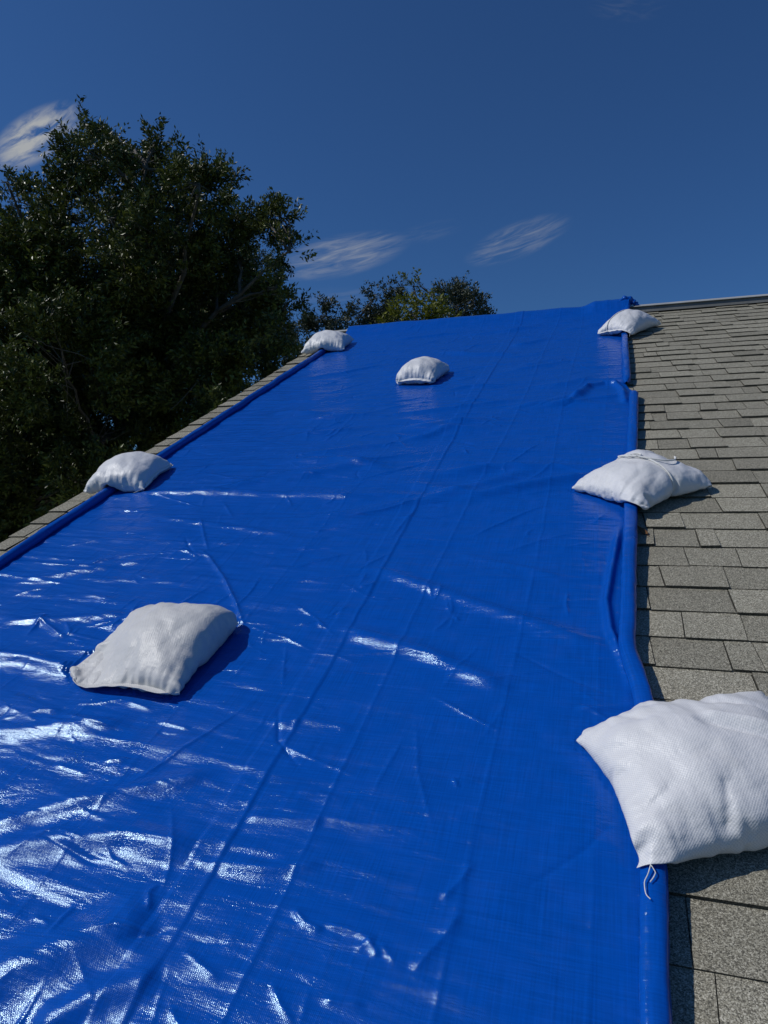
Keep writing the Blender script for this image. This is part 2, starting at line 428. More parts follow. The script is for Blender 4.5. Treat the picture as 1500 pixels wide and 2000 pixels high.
# ------------------------------------------------------------------ sandbags: two sewn sheets, filled and settled on the roof
def sew_bag(c, Ls, Lt, fill, ns=33, ntt=35, rolls=(), ring=None, lift=.0, seed=0, steps=150, iters=6, hyd=.05, pin=.06, bias=(0, 0), zpin=False, pins=()):
    "c: four roof-frame corners (s0t0, s1t0, s1t1, s0t1); returns settled vertices and the two sheets' index grids"
    r = np.random.default_rng(seed)
    c = np.array([[*p, .05][:3] for p in c], float)
    s = np.linspace(0, 1, ns)[:, None, None]; t = np.linspace(0, 1, ntt)[None, :, None]
    T = (1 - s) * (1 - t) * c[0] + s * (1 - t) * c[1] + s * t * c[2] + (1 - s) * t * c[3]
    N1 = ns * ntt
    Gt = np.arange(N1).reshape(ns, ntt); Gb = Gt.copy()
    Gb[1:-1, 1:-1] = N1 + np.arange((ns - 2) * (ntt - 2)).reshape(ns - 2, ntt - 2)
    X = np.zeros((N1 + (ns - 2) * (ntt - 2), 3))
    dome = (np.sin(np.pi * s) * np.sin(np.pi * t))[..., 0]
    X[Gt] = T; X[Gt, 2] += .03 + .03 * dome
    Tb = T.copy(); Tb[..., 2] += .03 - .02 * dome
    X[Gb[1:-1, 1:-1]] = Tb[1:-1, 1:-1]
    X[:, 2] += lift
    X += r.normal(0, .0012, X.shape)
    ds, dt_ = Ls / (ns - 1), Lt / (ntt - 1)
    dd = math.hypot(ds, dt_)
    groups = []
    def addg(a, b, rest, k):
        if a.size: groups.append((a.ravel(), b.ravel(), np.broadcast_to(rest, a.shape).ravel().copy(), k))
    rs = np.full((ns - 1, ntt), ds)
    rt = np.full((ns, ntt - 1), dt_)
    if ring:
        ax, pos, fac = ring
        if ax == 't':
            j = int(round(pos * (ntt - 1))); 
            for q, w in ((0, 1), (-1, .5), (1, .5)): rs[:, j + q] *= 1 - (1 - fac) * w
        else:
            j = int(round(pos * (ns - 1)))
            for q, w in ((0, 1), (-1, .5), (1, .5)): rt[j + q, :] *= 1 - (1 - fac) * w
    for G, bot in ((Gt, 0), (Gb, 1)):
        for p in (0, 1):
            J = slice(1, -1) if bot else slice(None)
            addg(G[p:-1:2, J], G[p + 1::2, J], rs[p::2, J], 1.0)
            addg(G[J, p:-1:2], G[J, p + 1::2], rt[J, p::2], 1.0)
            addg(G[p:-1:2, :-1], G[p + 1::2, 1:], dd, .25)
            addg(G[p:-1:2, 1:], G[p + 1::2, :-1], dd, .25)
        for p in (0, 2):
            for ax in (0, 1):
                A, B = (G[:-2], G[2:]) if ax == 0 else (G.T[:-2], G.T[2:])
                sel = [i for i in range(len(A)) if i % 4 in (p, p + 1)]
                addg(A[sel], B[sel], (2 * ds if ax == 0 else 2 * dt_), .10)
    quads = np.concatenate([grid_faces(Gt), grid_faces(Gb)[:, ::-1]])
    tri = np.concatenate([quads[:, [0, 1, 2]], quads[:, [0, 2, 3]]])
    n = len(X)
    area = Ls * Lt; qa, qb = c[2] - c[0], c[3] - c[1]; V0 = fill * abs(qa[0] * qb[1] - qa[1] * qb[0]) * .5
    pin3 = np.where(np.arange(4)[:, None] >= 0, np.array([pin, pin, pin if zpin else 0.0]), 0)
    corners = np.array([Gt[0, 0], Gt[-1, 0], Gt[-1, -1], Gt[0, -1]])
    vel = np.zeros_like(X); h = .012
    floor = .027
    mass = 1600 * V0 / n
    def normals():
        a, b, d = X[tri[:, 0]], X[tri[:, 1]], X[tri[:, 2]]
        cr = np.cross(b - a, d - a) / 6
        out = np.empty_like(X)
        idx = tri.T.ravel()
        for k in range(3): out[:, k] = np.bincount(idx, np.tile(cr[:, k], 3), n)
        vol = np.einsum('ij,ij->', a, cr) * 1.0
        return out, vol
    for step in range(steps):
        g, vol = normals()
        zt = X[:, 2].max()
        acc = g * (1600 * 9.8 * (hyd * (zt - X[:, 2]) + (X[:, 0] - X[:, 0].mean()) * bias[0] + (X[:, 1] - X[:, 1].mean()) * bias[1]))[:, None] / mass
        acc -= acc.mean(0) * np.array([1, 1, 0])
        acc[:, 2] -= 3.0
        vel = (vel + h * acc) * .93
        sp = np.linalg.norm(vel, axis=1); vel *= np.minimum(1, 1.2 / (sp + 1e-9))[:, None]
        old = X.copy(); X = X + h * vel
        ramp = min(1.0, .25 + step / (steps * .45))
        for it in range(iters):
            g, vol = normals()
            lam = (V0 * ramp - vol) / ((g * g).sum() + 1e-12)
            X += g * (lam * .8)
            for a, b, rest, k in groups:
                d = X[b] - X[a]; L = np.sqrt((d * d).sum(1)) + 1e-9
                cr = d * ((L - rest) / L * (.5 * k))[:, None]
                X[a] += cr; X[b] -= cr
            X[corners] += (c - X[corners]) * pin3
            for ps, pt, pu, pv in pins:
                k = Gt[int(round(ps * (ns - 1))), int(round(pt * (ntt - 1)))]; X[k, :2] += (np.array([pu, pv]) - X[k, :2]) * .12
            for (ur, zr, rr) in rolls:
                du = X[:, 0] - ur; dz = X[:, 2] - zr; L = np.sqrt(du * du + dz * dz) + 1e-9
                m = L < rr
                X[m, 0] += du[m] / L[m] * (rr - L[m]); X[m, 2] += dz[m] / L[m] * (rr - L[m])
            low = X[:, 2] < floor
            X[low, 2] = floor
            X[low, :2] = old[low, :2] + (X[low, :2] - old[low, :2]) * .5
        vel = (X - old) / h
    return X, Gt, Gb

ROLL_L = (-2.597, .026)      # centre line u and height of the two rolled edges
ROLL_R_PTS = [(.78, .064), (1.07, .074), (1.35, .076), (1.53, .074), (1.60, .064), (1.76, .034), (2.75, .062), (3.6, .088), (4.27, .108), (4.42, .104)]
def roll_r_u(v):
    p = np.array(ROLL_R_PTS); return np.interp(v, p[:, 0], p[:, 1])

bag_mats = [mat_bag('woven_bag_white', (.76, .755, .745), .0034, 0.0), mat_bag('woven_bag_cream', (.66, .645, .61), .0034, 3.3),
            mat_bag('soft_bag_white', (.75, .745, .74), .0022, 7.1)]
for _m in bag_mats: pass
BAGSKIN = []  # every bag's cloth, in roof coordinates
FOOT = []     # footprints that press the tarp flat

def hem_strip(X, idx, inner, width, droop, seed, uvs):
    "a sewn hem: a doubled, slightly wavy band standing out from the seam"
    r = np.random.default_rng(seed)
    idx, inner = idx[2:-2], inner[2:-2]
    P = X[idx]; out = P - X[inner]; out /= np.linalg.norm(out, axis=1)[:, None] + 1e-9
    for _ in range(30): out[1:-1] = (out[:-2] + out[1:-1] * 2 + out[2:]) / 4
    out[:2] = out[2]; out[-2:] = out[-3]
    k = len(idx); s = np.arange(k)
    wav = perlin(s * .45, s * 0 + seed, seed) * .010
    rows = []; tp = np.clip(np.minimum(s, k - 1 - s) / 4 + .15, 0, 1)[:, None]
    for j, a in enumerate((-.25, .3, .65, 1.0)):
        q = P + out * (width * a) * tp
        q[:, 2] += wav * max(a, 0) - droop * max(a, 0) ** 2 + .0025
        q[:, 2] = np.maximum(q[:, 2], .026)
        rows.append(q)
    V = np.array(rows).reshape(-1, 3)
    G = np.arange(len(V)).reshape(4, k)
    uv = np.stack([np.tile(s * .012, 4), np.repeat(np.arange(4) * width / 3, k)], -1)
    return V, grid_faces(G), uv

def sandbag(corners, Ls, Lt, fill, label, mat, rolls=(), ring=None, seed=0, hems=(), floor_on_tarp=True, threads=(), cord_tail=None, gather=1.0, cord=True, creases=(), **kw):
    X, Gt, Gb = sew_bag(corners, Ls, Lt, fill, rolls=rolls, ring=ring, seed=seed, **kw)
    cen = X.mean(0)
    root = empty('sandbag', roof_frame(cen[0], cen[1], 0))
    tag(root, label, 'sandbag', 'white sandbags weighing down the tarp')
    off = np.array([cen[0], cen[1], 0])
    ns, ntt = Gt.shape
    V, F, uv = skin(X, Gt, Gb, Ls, Lt, seed, gather, ring, creases)
    BAGSKIN.append(V.copy())
    body = mesh_obj('bag', V - off, F, mat, root, uv=uv)
    sub = body.modifiers.new('smooth', 'SUBSURF'); sub.levels = 1; sub.render_levels = 1
    edges = {'t0': (Gt[:, 0], Gt[:, 1]), 't1': (Gt[:, -1], Gt[:, -2]), 's0': (Gt[0, :], Gt[1, :]), 's1': (Gt[-1, :], Gt[-2, :])}
    for e, w, dr in hems:
        idx, inn = edges[e]
        mid = .5 * (X[inn] + X[{'t0': Gb[:, 1], 't1': Gb[:, -2], 's0': Gb[1, :], 's1': Gb[-2, :]}[e]])
        Xc = X.copy(); Xc[inn] = mid
        Xc[inn[0]] = X[inn[1]] * .5 + mid[1] * .5; Xc[inn[-1]] = mid[-2]
        V, Fh, uvh = hem_strip(Xc, idx, inn, w, dr, seed + 3, None)
        hm = mesh_obj('hem', V - off, Fh, mat, root, uv=uvh)
        so = hm.modifiers.new('thickness', 'SOLIDIFY'); so.thickness = .003; so.offset = 0
        su = hm.modifiers.new('smooth', 'SUBSURF'); su.levels = 1; su.render_levels = 1
    if ring and cord:
        ax, pos, fac = ring
        if ax == 't':
            j = int(round(pos * (ntt - 1))); loop = np.concatenate([Gt[:, j], Gb[-2:0:-1, j]])
        else:
            j = int(round(pos * (ns - 1))); loop = np.concatenate([Gt[j, :], Gb[j, -2:0:-1]])
        pts = X[loop]; cc = pts.mean(0); d = pts - cc; pts = pts + d / np.linalg.norm(d, axis=1)[:, None] * .0055
        pts[:, 2] = np.maximum(pts[:, 2], .02)
        pts = np.concatenate([pts, pts[:1]])
        V, Fc = tube(pts - off, .0042, 7)
        cd = mesh_obj('tie_cord', V, Fc, M['cord'], root)
        sm = cd.modifiers.new('smooth', 'SUBSURF'); sm.levels = 1; sm.render_levels = 1
        if cord_tail is not None:
            b = Bag_of_mesh()
            for path in cord_tail(X, Gt, loop):
                b.add(*tube(np.asarray(path) - off, .0042, 7))
            b.build('cord_tail', M['cord'], cd).modifiers.new('smooth', 'SUBSURF').render_levels = 1
    if threads:
        b = Bag_of_mesh()
        for ci, pts in threads:
            blk = X[[Gt[:5, :5], Gt[-5:, :5], Gt[-5:, -5:], Gt[:5, -5:]][ci].ravel()]; base = blk[np.argmin(blk[:, 1])]
            p = np.array([base + np.array(q) for q in pts]); p[:, 2] = np.maximum(p[:, 2], np.where(np.abs(p[:, 0] - .074) < .034, .071, .044))
            tt = np.linspace(0, 1, 24); k = np.linspace(0, 1, len(p))
            pp = np.stack([np.interp(tt, k, p[:, a]) for a in range(3)], -1)
            for _ in range(3): pp[1:-1] = (pp[:-2] + pp[1:-1] * 2 + pp[2:]) / 4
            b.add(*tube(pp - off, .0011, 5))
            b.build('thread', M['cord'], root); b = Bag_of_mesh()
    FOOT.append((cen[0], cen[1], .5 * np.ptp(X[:, 0]), .5 * np.ptp(X[:, 1])))
    return root, X, Gt, Gb

def refine(P):
    "double a grid of points with cubic midpoints"
    for ax in (0, 1):
        P = np.moveaxis(P, ax, 0); E = np.concatenate([P[:1] * 2 - P[1:2], P, P[-1:] * 2 - P[-2:-1]])
        mid = (-E[:-3] + 9 * E[1:-2] + 9 * E[2:-1] - E[3:]) / 16
        Q = np.empty((len(P) * 2 - 1, *P.shape[1:])); Q[0::2] = P; Q[1::2] = mid
        P = np.moveaxis(Q, 0, ax)
    return P
def skin(X, Gt, Gb, Ls, Lt, seed, gather, ring=None, creases=()):
    "smooth cloth skin over the settled bag, with gathers running in from the seams"
    out = []
    for b, G in enumerate((Gt, Gb)):
        P = refine(X[G]); a, c = P.shape[:2]
        S, T = np.meshgrid(np.linspace(0, Ls, a), np.linspace(0, Lt, c), indexing='ij')
        n = np.cross(np.gradient(P, axis=0), np.gradient(P, axis=1)); n /= np.linalg.norm(n, axis=2)[..., None] + 1e-9
        if b: n = -n
        D = np.zeros_like(S)
        for q, (d, al) in enumerate(((T, S), (Lt - T, S), (S, T), (Ls - S, T))):
            w = sstep(d, 0, .014) * np.exp(-d / .055) * (1.25 if q < 2 else .7)
            D += gather * w * (.0058 * perlin(al * 40 + d * 5, d * 7 + 3 * q, seed * 9 + q) + .0036 * perlin(al * 80, d * 9, seed * 9 + q + 4))
        inn = sstep(np.minimum(np.minimum(S, Ls - S), np.minimum(T, Lt - T)), 0, .05)
        D += inn * (.016 * perlin(S * 6, T * 6, seed + 80) + .0065 * perlin(S * 17 + T * 6, T * 15, seed + 81))
        D += inn * .010 * (np.abs(perlin(S * 10 + T * 4, T * 9 - S * 3, seed + 82)) - .2)
        if ring:
            q = (T / Lt if ring[0] == 't' else S / Ls) - ring[1]; D *= 1 - .92 * np.exp(-(q / .07) ** 2)
        for (s0, t0, s1, t1, am, w) in creases if not b else ():
            p0 = np.array([s0 * Ls, t0 * Lt]); d = np.array([s1 * Ls, t1 * Lt]) - p0; L = np.linalg.norm(d); d /= L
            k = np.clip((S - p0[0]) * d[0] + (T - p0[1]) * d[1], 0, L); dd = np.hypot(S - p0[0] - k * d[0], T - p0[1] - k * d[1])
            D += am * np.exp(-dd / w) * sstep(k, 0, .2 * L) * sstep(np.minimum(np.minimum(S, Ls - S), np.minimum(T, Lt - T)), 0, .03)
        P = P + n * D[..., None]; P[..., 2] = np.maximum(P[..., 2], .027)
        out.append(P)
    A, B = out; B[0], B[-1], B[:, 0], B[:, -1] = A[0], A[-1], A[:, 0], A[:, -1]
    a, c = A.shape[:2]; GA = np.arange(a * c).reshape(a, c); GB = GA.copy(); GB[1:-1, 1:-1] = a * c + np.arange((a - 2) * (c - 2)).reshape(a - 2, c - 2)
    V = np.concatenate([A.reshape(-1, 3), B[1:-1, 1:-1].reshape(-1, 3)])
    uv = np.zeros((len(V), 2)); g = np.stack(np.meshgrid(np.linspace(0, Ls, a), np.linspace(0, Lt, c), indexing='ij'), -1)
    uv[GB] = g; uv[GA] = g
    return V, np.concatenate([grid_faces(GA), grid_faces(GB)[:, ::-1]]), uv
def surf_path(X, Gt, st, lift=.004):
    "points on the bag's top sheet at fractional sheet positions"
    ns, ntt = Gt.shape; out = []
    for s, t in st:
        a, b = s * (ns - 1), t * (ntt - 1); i, j = min(int(a), ns - 2), min(int(b), ntt - 2); fa, fb = a - i, b - j
        p = (1 - fa) * (1 - fb) * X[Gt[i, j]] + fa * (1 - fb) * X[Gt[i + 1, j]] + fa * fb * X[Gt[i + 1, j + 1]] + (1 - fa) * fb * X[Gt[i, j + 1]]
        out.append(p + np.array([0, 0, lift + .004]))
    out = np.array(out); k = np.linspace(0, 1, len(out)); tt = np.linspace(0, 1, 30)
    pp = np.stack([np.interp(tt, k, out[:, a]) for a in range(3)], -1)
    for _ in range(4): pp[1:-1] = (pp[:-2] + pp[1:-1] * 2 + pp[2:]) / 4
    return pp

RR = lambda v: ((float(roll_r_u(v)), .042, .034),)
sandbag([(.016, 1.025, .032), (.52, 1.25, .05), (.345, 1.575, .07), (-.072, 1.365, .045)], .53, .44, .088,
        'largest white woven sandbag at the right side, nearest the camera, half on the bare shingles', bag_mats[0],
        rolls=RR(1.3), seed=1, ring=('s', .60, .84), cord=False, zpin=True, pin=.12, gather=1.4, creases=((.46, .66, .82, .36, -.020, .012), (.50, .70, .84, .42, .012, .016), (.58, .86, .84, .66, -.014, .012), (.36, .04, .42, .26, -.011, .008), (.20, .98, .30, .74, -.008, .010), (.04, .20, .22, .30, -.007, .008)), threads=((0, [(0, .004, 0), (-.006, -.018, -.01), (-.014, -.036, -.02), (-.012, -.062, -.04), (-.004, -.070, -.05)]),
                                        (0, [(0, 0, 0), (.008, -.012, -.015), (.003, -.024, -.025), (-.003, -.034, -.04)])))
sandbag([(-1.645, 1.49, .060), (-1.215, 1.42, .035), (-1.26, 1.74, .04), (-1.60, 1.80, .03)], .49, .42, .108,
        'greyish white sandbag with a gathered hem, alone on the near left of the blue tarp', bag_mats[1], seed=2, bias=(.10, .07), zpin=True, pin=.12, gather=1.8,
        hems=(('t0', .022, -.008),))
def tails(X, Gt, loop):
    return [surf_path(X, Gt, [(.30, .50), (.34, .56), (.40, .57), (.44, .52), (.40, .49), (.32, .50)]),
            surf_path(X, Gt, [(.44, .50), (.55, .53), (.66, .60), (.68, .70), (.62, .77), (.58, .80)], .006),
            surf_path(X, Gt, [(.42, .50), (.34, .47), (.26, .48), (.16, .50)], .006)]
sandbag([(-.17, 2.93, .03), (.125, 2.70, .03), (.36, 2.90, .03), (.085, 3.22, .11)], .42, .47, .090,
        'white sandbag with a cord knotted around its middle, on the right tarp edge', bag_mats[2],
        rolls=RR(3.0), ring=('t', .52, .76), zpin=True, pin=.1, seed=3, gather=1.6, cord_tail=tails)
sandbag([(-.10, 6.04), (.11, 5.90), (.37, 6.22), (.02, 6.50)], .36, .48, .090,
        'far white sandbag on the right tarp edge below the ridge, tied near its end', bag_mats[2],
        rolls=((.08, .042, .034),), ring=('s', .28, .82), gather=1.5, seed=4, hems=(('t0', .012, .004),),
        threads=((1, [(0, 0, 0), (-.004, -.03, 0), (-.008, -.06, -.01)]),))
RL = ((ROLL_L[0], .040, .036),)
sandbag([(-2.72, 2.95), (-2.36, 2.93), (-2.46, 3.27), (-2.81, 3.30)], .42, .40, .105,
        'wrinkled white sandbag on the left tarp edge, nearer of the two there', bag_mats[0],
        rolls=RL, gather=1.6, seed=5, hems=(('s1', .014, .004),),
        threads=((1, [(0, 0, 0), (-.01, -.02, 0), (-.03, -.035, -.01)]), (0, [(.08, 0, 0), (.12, -.03, 0), (.15, -.01, 0)])))
sandbag([(-2.79, 6.14), (-2.385, 6.2), (-2.41, 6.58), (-2.81, 6.52)], .45, .43, .105,
        'plump white sandbag on the left tarp edge near the ridge, farthest on that side', bag_mats[0],
        rolls=RL, gather=1.5, seed=6)
sandbag([(-1.46, 4.90), (-1.245, 4.85), (-1.21, 5.12), (-1.45, 5.16)], .35, .39, .190,
        'round domed white sandbag alone in the middle of the upper tarp', bag_mats[2], seed=8, pin=.15, gather=1.7,
        hems=(('t0', .016, .004),))

# ------------------------------------------------------------------ the tarp
TARP = empty('tarp', roof_frame(-1.25, 3.0, 0))
tag(TARP, 'long wrinkled blue plastic tarp with rolled edges spread up the roof', 'tarp')
T_OFF = np.array([-1.25, 3.0, 0])

def over_ridge(u, v, h):
    "bend roof coordinates over the ridge and down the back slope (still in the roof frame)"
    Rr = .16; Tn = Rr * math.tan(THETA); arc = 2 * THETA * Rr
    s = v - (V_RIDGE - Tn)
    a = np.clip(s / Rr, 0, 2 * THETA)
    base_v = np.where(s < 0, v, V_RIDGE - Tn + Rr * np.sin(a)); base_h = np.where(s < 0, 0.0, -Rr * (1 - np.cos(a)))
    ex = np.maximum(s - arc, 0)
    nv, nh = np.sin(a), np.cos(a)
    base_v = base_v + ex * np.cos(2 * THETA); base_h = base_h - ex * np.sin(2 * THETA)
    return np.stack([u, base_v + h * nv, base_h + h * nh], -1)

def sheet_right(v):
    p = np.array(ROLL_R_PTS + [(4.47, .085), (4.56, .070), (4.66, .076), (6.2, .076), (6.75, .095), (7.0, .13), (7.3, .15), (9.2, .15)])
    return np.interp(v, p[:, 0], p[:, 1])

def build_sheet():
    vr = np.concatenate([np.arange(-1.3, .45, .03), np.arange(.45, 2.0, .0042), np.arange(2.0, 3.6, .0048), np.arange(3.6, 5.4, .0062), np.arange(5.4, 7.5, .010),
                         np.arange(7.5, 8.6, .04)])
    nu = 640; a = np.linspace(0, 1, nu)
    v = vr[:, None] * np.ones(nu)[None]; uL = ROLL_L[0]; uR = sheet_right(vr)[:, None]
    u = uL + a[None] * (uR - uL)
    near = sstep(v, 3.6, 1.2); mid = sstep(v, 6.5, 3.0)
    left = sstep(u, -.25, -1.0)
    amp = .54 + .18 * mid + .20 * near
    warp = .10 * perlin(u * 1.1, v * 1.3, 1)
    vv = v + warp + .10 * u * near
    h = .0125 * perlin(u * .7, vv * 4.2, 2) * (.52 + .48 * left) * amp
    h += .0070 * perlin(u * 1.3 + .4 * perlin(u * 3, v * 3, 9), vv * 11, 3) * (.50 + .50 * left) * amp
    h += .0044 * perlin(u * 2.6, vv * 25, 4) * amp * (.6 + .4 * left)
    h += .0017 * perlin(u * 6, v * 50 + u * 8, 6) * amp
    h += .0016 * perlin(u * 5 + v * 9, v * 26 - u * 9, 14) * (.5 + .5 * sstep(v, 2.0, 3.6)) * amp
    h += .010 * np.abs(perlin(u * 2.3 + warp * 4, v * 3.1, 7)) * .5 * amp
    h += .0022 * np.abs(perlin(u * 7 + warp * 6, v * 11, 8)) * amp
    # taut pull lines beside the right edge, high up
    h += .0020 * perlin(u * 4, v * 26, 12) * sstep(u, -.35, -.05) * sstep(v, 4.6, 5.2)
    def window(u0, u1, v0, v1):
        r0, r1 = np.searchsorted(vr, (v0, v1)); c0 = int(np.clip((u0 - uL) / (.15 - uL) * nu - 4, 0, nu)); c1 = int(np.clip((u1 - uL) / (.0 - uL) * nu + 4, 0, nu))
        return slice(r0, r1), slice(c0, c1)
    def fold(pts, amp_, w, sharp=False, taper=.18, skew=0.0):
        "raise a ridge along a polyline of roof points"
        pts = np.asarray(pts, float); m = 4 * w
        S = window(pts[:, 0].min() - m, pts[:, 0].max() + m, pts[:, 1].min() - m, pts[:, 1].max() + m)
        U, Vv = u[S], v[S]
        if U.size == 0: return
        seg = np.linalg.norm(np.diff(pts, axis=0), axis=1); tot = seg.sum(); acc = 0
        best = np.full(U.shape, 9.0); par = np.zeros(U.shape); sg = np.zeros(U.shape)
        for p, q, L in zip(pts[:-1], pts[1:], seg):
            d = (q - p) / L; t = np.clip((U - p[0]) * d[0] + (Vv - p[1]) * d[1], 0, L)
            du, dv = U - p[0] - t * d[0], Vv - p[1] - t * d[1]
            D = np.hypot(du, dv); k = D < best
            best[k] = D[k]; par[k] = ((acc + t) / tot)[k]; sg[k] = (du * -d[1] + dv * d[0])[k]
            acc += L
        tp = sstep(par, 0, taper) * sstep(par, 1, 1 - taper) if taper else 1
        if sharp: prof = np.exp(-best / w)
        else: prof = np.exp(-(best / w) ** 2 * (1 + skew * np.sign(sg)))
        h[S] += amp_ * tp * prof
    px = lambda *l: [onroof(x, y) for x, y in l]
    # broad folds read off the photo
    for l, A, w in [
        (((720, 1120), (870, 1172), (1010, 1222), (1205, 1288)), .016, .030), (((660, 1240), (830, 1288), (1010, 1372)), .016, .030),
        (((240, 974), (420, 972), (640, 980), (760, 990)), .016, .034), (((-60, 1690), (120, 1660), (260, 1650), (400, 1690)), .020, .035),
        (((-60, 1640), (90, 1600), (230, 1565), (450, 1525)), .014, .028), (((-60, 1450), (100, 1438), (280, 1420)), .013, .028),
        (((-60, 1290), (60, 1300), (165, 1325)), .016, .028), (((420, 1700), (520, 1712), (640, 1708)), .008, .016),
        (((-60, 1960), (120, 1880), (320, 1790)), .022, .055), (((60, 2040), (220, 1960), (330, 1930)), .016, .03),
        (((0, 1228), (120, 1222), (270, 1210)), .010, .020), (((480, 1610), (560, 1618), (640, 1625)), .006, .014),
        (((300, 1020), (480, 1045), (600, 1060)), .009, .022), (((20, 1150), (200, 1120), (330, 1095)), .008, .022),
        (((880, 1090), (1010, 1120), (1120, 1150)), .006, .02), (((520, 1430), (600, 1420), (700, 1440)), .006, .016)]:
        fold(px(*l), A * .9, w)
    # seams and packing folds running up the slope
    for uu, A, w in ((-.62, .0030, .006), (-.28, .0022, .005), (-1.20, .0018, .005), (-1.52, .0018, .005), (-1.86, .0016, .005), (-2.2, .0016, .005), (-.05, .0018, .006)):
        pts = [(uu + .012 * math.sin(q * 1.7 + uu * 9) + (.03 * q - .06 if uu == -.62 else 0), q) for q in np.arange(.2, 7.4, .3)]
        fold(pts, A * .85, w, sharp=True, taper=0)
    for vv_, A in ((1.22, .0016), (2.05, .0016), (3.05, .0022), (3.95, .0025), (5.0, .0016), (6.0, .0012)):
        fold([(q, vv_ + .01 * math.sin(q * 3 + vv_)) for q in np.arange(-2.5, .05, .15)], A, .006, sharp=True, taper=.05)
    # the wide welded lap
    su = -.866 + .012 * np.sin(v * 1.1)
    h += .0024 * sstep(np.abs(u - su), .042, .030) + .0036 * np.exp(-((u - su - .03) / .008) ** 2) * (.4 + .8 * perlin(u * 0, v * 2.1, 31))
    # pleat along the right roll
    fold(px((1212, 1030), (1196, 1120), (1184, 1190), (1192, 1250), (1216, 1300), (1240, 1365), (1262, 1395)), .020, .013, taper=.2)
    fold(px((1232, 1290), (1250, 1340), (1275, 1395)), .016, .010)
    fold(px((1120, 1402), (1200, 1398), (1255, 1396)), .006, .010)
    # pleats where the two battens meet
    fold(px((1120, 790), (1150, 765), (1180, 757), (1222, 757)), .022, .028)
    fold(px((1195, 752), (1215, 770), (1222, 800)), .018, .02)
    fold(px((1110, 800), (1128, 775), (1160, 760)), .012, .02)
    fold(px((960, 660), (1060, 640), (1150, 632)), .01, .06)
    # named creases
    for l, A, w in [(((388, 1080), (412, 1100), (440, 1140), (464, 1190), (484, 1248)), .010, .007), (((394, 1020), (402, 1060), (410, 1090)), .006, .006),
                    (((465, 1200), (495, 1165), (515, 1135)), .005, .006), (((50, 1260), (85, 1225), (135, 1262)), .010, .010), (((85, 1225), (95, 1210)), .008, .008),
                    (((480, 1232), (560, 1258), (625, 1288)), .004, .005), (((360, 1870), (400, 1905), (440, 1940)), .006, .006),
                    (((575, 1790), (600, 1820), (640, 1840)), .008, .006), (((300, 1800), (298, 1760), (320, 1740)), .008, .008),
                    (((630, 1972), (680, 1978), (720, 1985)), .006, .005), (((610, 1390), (640, 1400)), .003, .005),
                    (((790, 1285), (850, 1300), (960, 1318)), .0045, .005), (((130, 1410), (190, 1430), (235, 1440)), .007, .008),
                    (((310, 1422), (380, 1440)), .005, .005), (((110, 1505), (180, 1530)), .004, .006), (((760, 1600), (860, 1612), (940, 1625)), .004, .005),
                    (((860, 1780), (900, 1740), (930, 1700)), .006, .009), (((800, 1930), (860, 1860), (910, 1790)), .007, .012),
                    (((720, 1850), (745, 1890)), .006, .006), (((940, 820), (990, 835)), .004, .006), (((590, 850), (680, 830)), .004, .006),
                    (((690, 825), (760, 805), (840, 790)), .006, .02), (((660, 850), (700, 815)), .003, .008), (((420, 860), (660, 835)), .003, .008)]:
        fold(px(*l), A, w, sharp=True, taper=.25)
    # small crumples, thickest low on the tarp
    r = np.random.default_rng(21)
    for k in range(620):
        cv = .45 + 6.5 * r.random() ** 1.25; cu = r.uniform(-2.5, .0)
        if cu > -.7 and r.random() < .45: continue
        L = r.uniform(.03, .16) * (1 + .7 * (r.random() < .2)); ang = r.normal(0, .28) if r.random() < .6 else r.uniform(0, math.pi)
        d = np.array([math.cos(ang), math.sin(ang)]); b = np.array([-d[1], d[0]]) * r.normal(0, .10) * L
        c = np.array([cu, cv])
        fold([c - d * L, c + b, c + d * L], r.choice([-1, 1], p=[.2, .8]) * r.uniform(.0014, .0048) * (1.25 if cv < 2.2 else 1.1), r.uniform(.0035, .008), sharp=True, taper=.35)
    for k in range(120):     # long fine creases on the middle and upper slope, mostly across it
        cv = r.uniform(1.7, 6.6); cu = r.uniform(-2.45, -.1); L = r.uniform(.06, .26)
        ang = r.normal(0, .16) if r.random() < .65 else r.normal(.75, .35)
        d = np.array([math.cos(ang), math.sin(ang)]); b = np.array([-d[1], d[0]]) * r.normal(0, .07) * L; c = np.array([cu, cv])
        fold([c - d * L, c - d * L * .3 + b, c + d * L * .4 + b * .6, c + d * L], r.uniform(.003, .0062), r.uniform(.006, .010), sharp=True, taper=.35)
    for k in range(34):      # soft diagonal and crosswise ripples higher up
        cv = r.uniform(2.4, 6.6); cu = r.uniform(-2.3, -.1); L = r.uniform(.2, .55); ang = r.normal(.15, .3)
        d = np.array([math.cos(ang), math.sin(ang)]); c = np.array([cu, cv])
        fold([c - d * L, c + np.array([0, r.normal(0, .03)]), c + d * L], r.uniform(.010, .019), r.uniform(.028, .055), taper=.4)
    for k in range(26):      # star-shaped crush marks
        c = np.array([r.uniform(-2.3, -.1), .5 + 5.5 * r.random() ** 1.6])
        for q in range(r.integers(3, 6)):
            ang = r.uniform(0, 2 * math.pi); L = r.uniform(.04, .14); d = np.array([math.cos(ang), math.sin(ang)])
            fold([c, c + d * L * .5 + r.normal(0, .006, 2), c + d * L], r.uniform(.002, .0055), r.uniform(.004, .007), sharp=True, taper=.4)
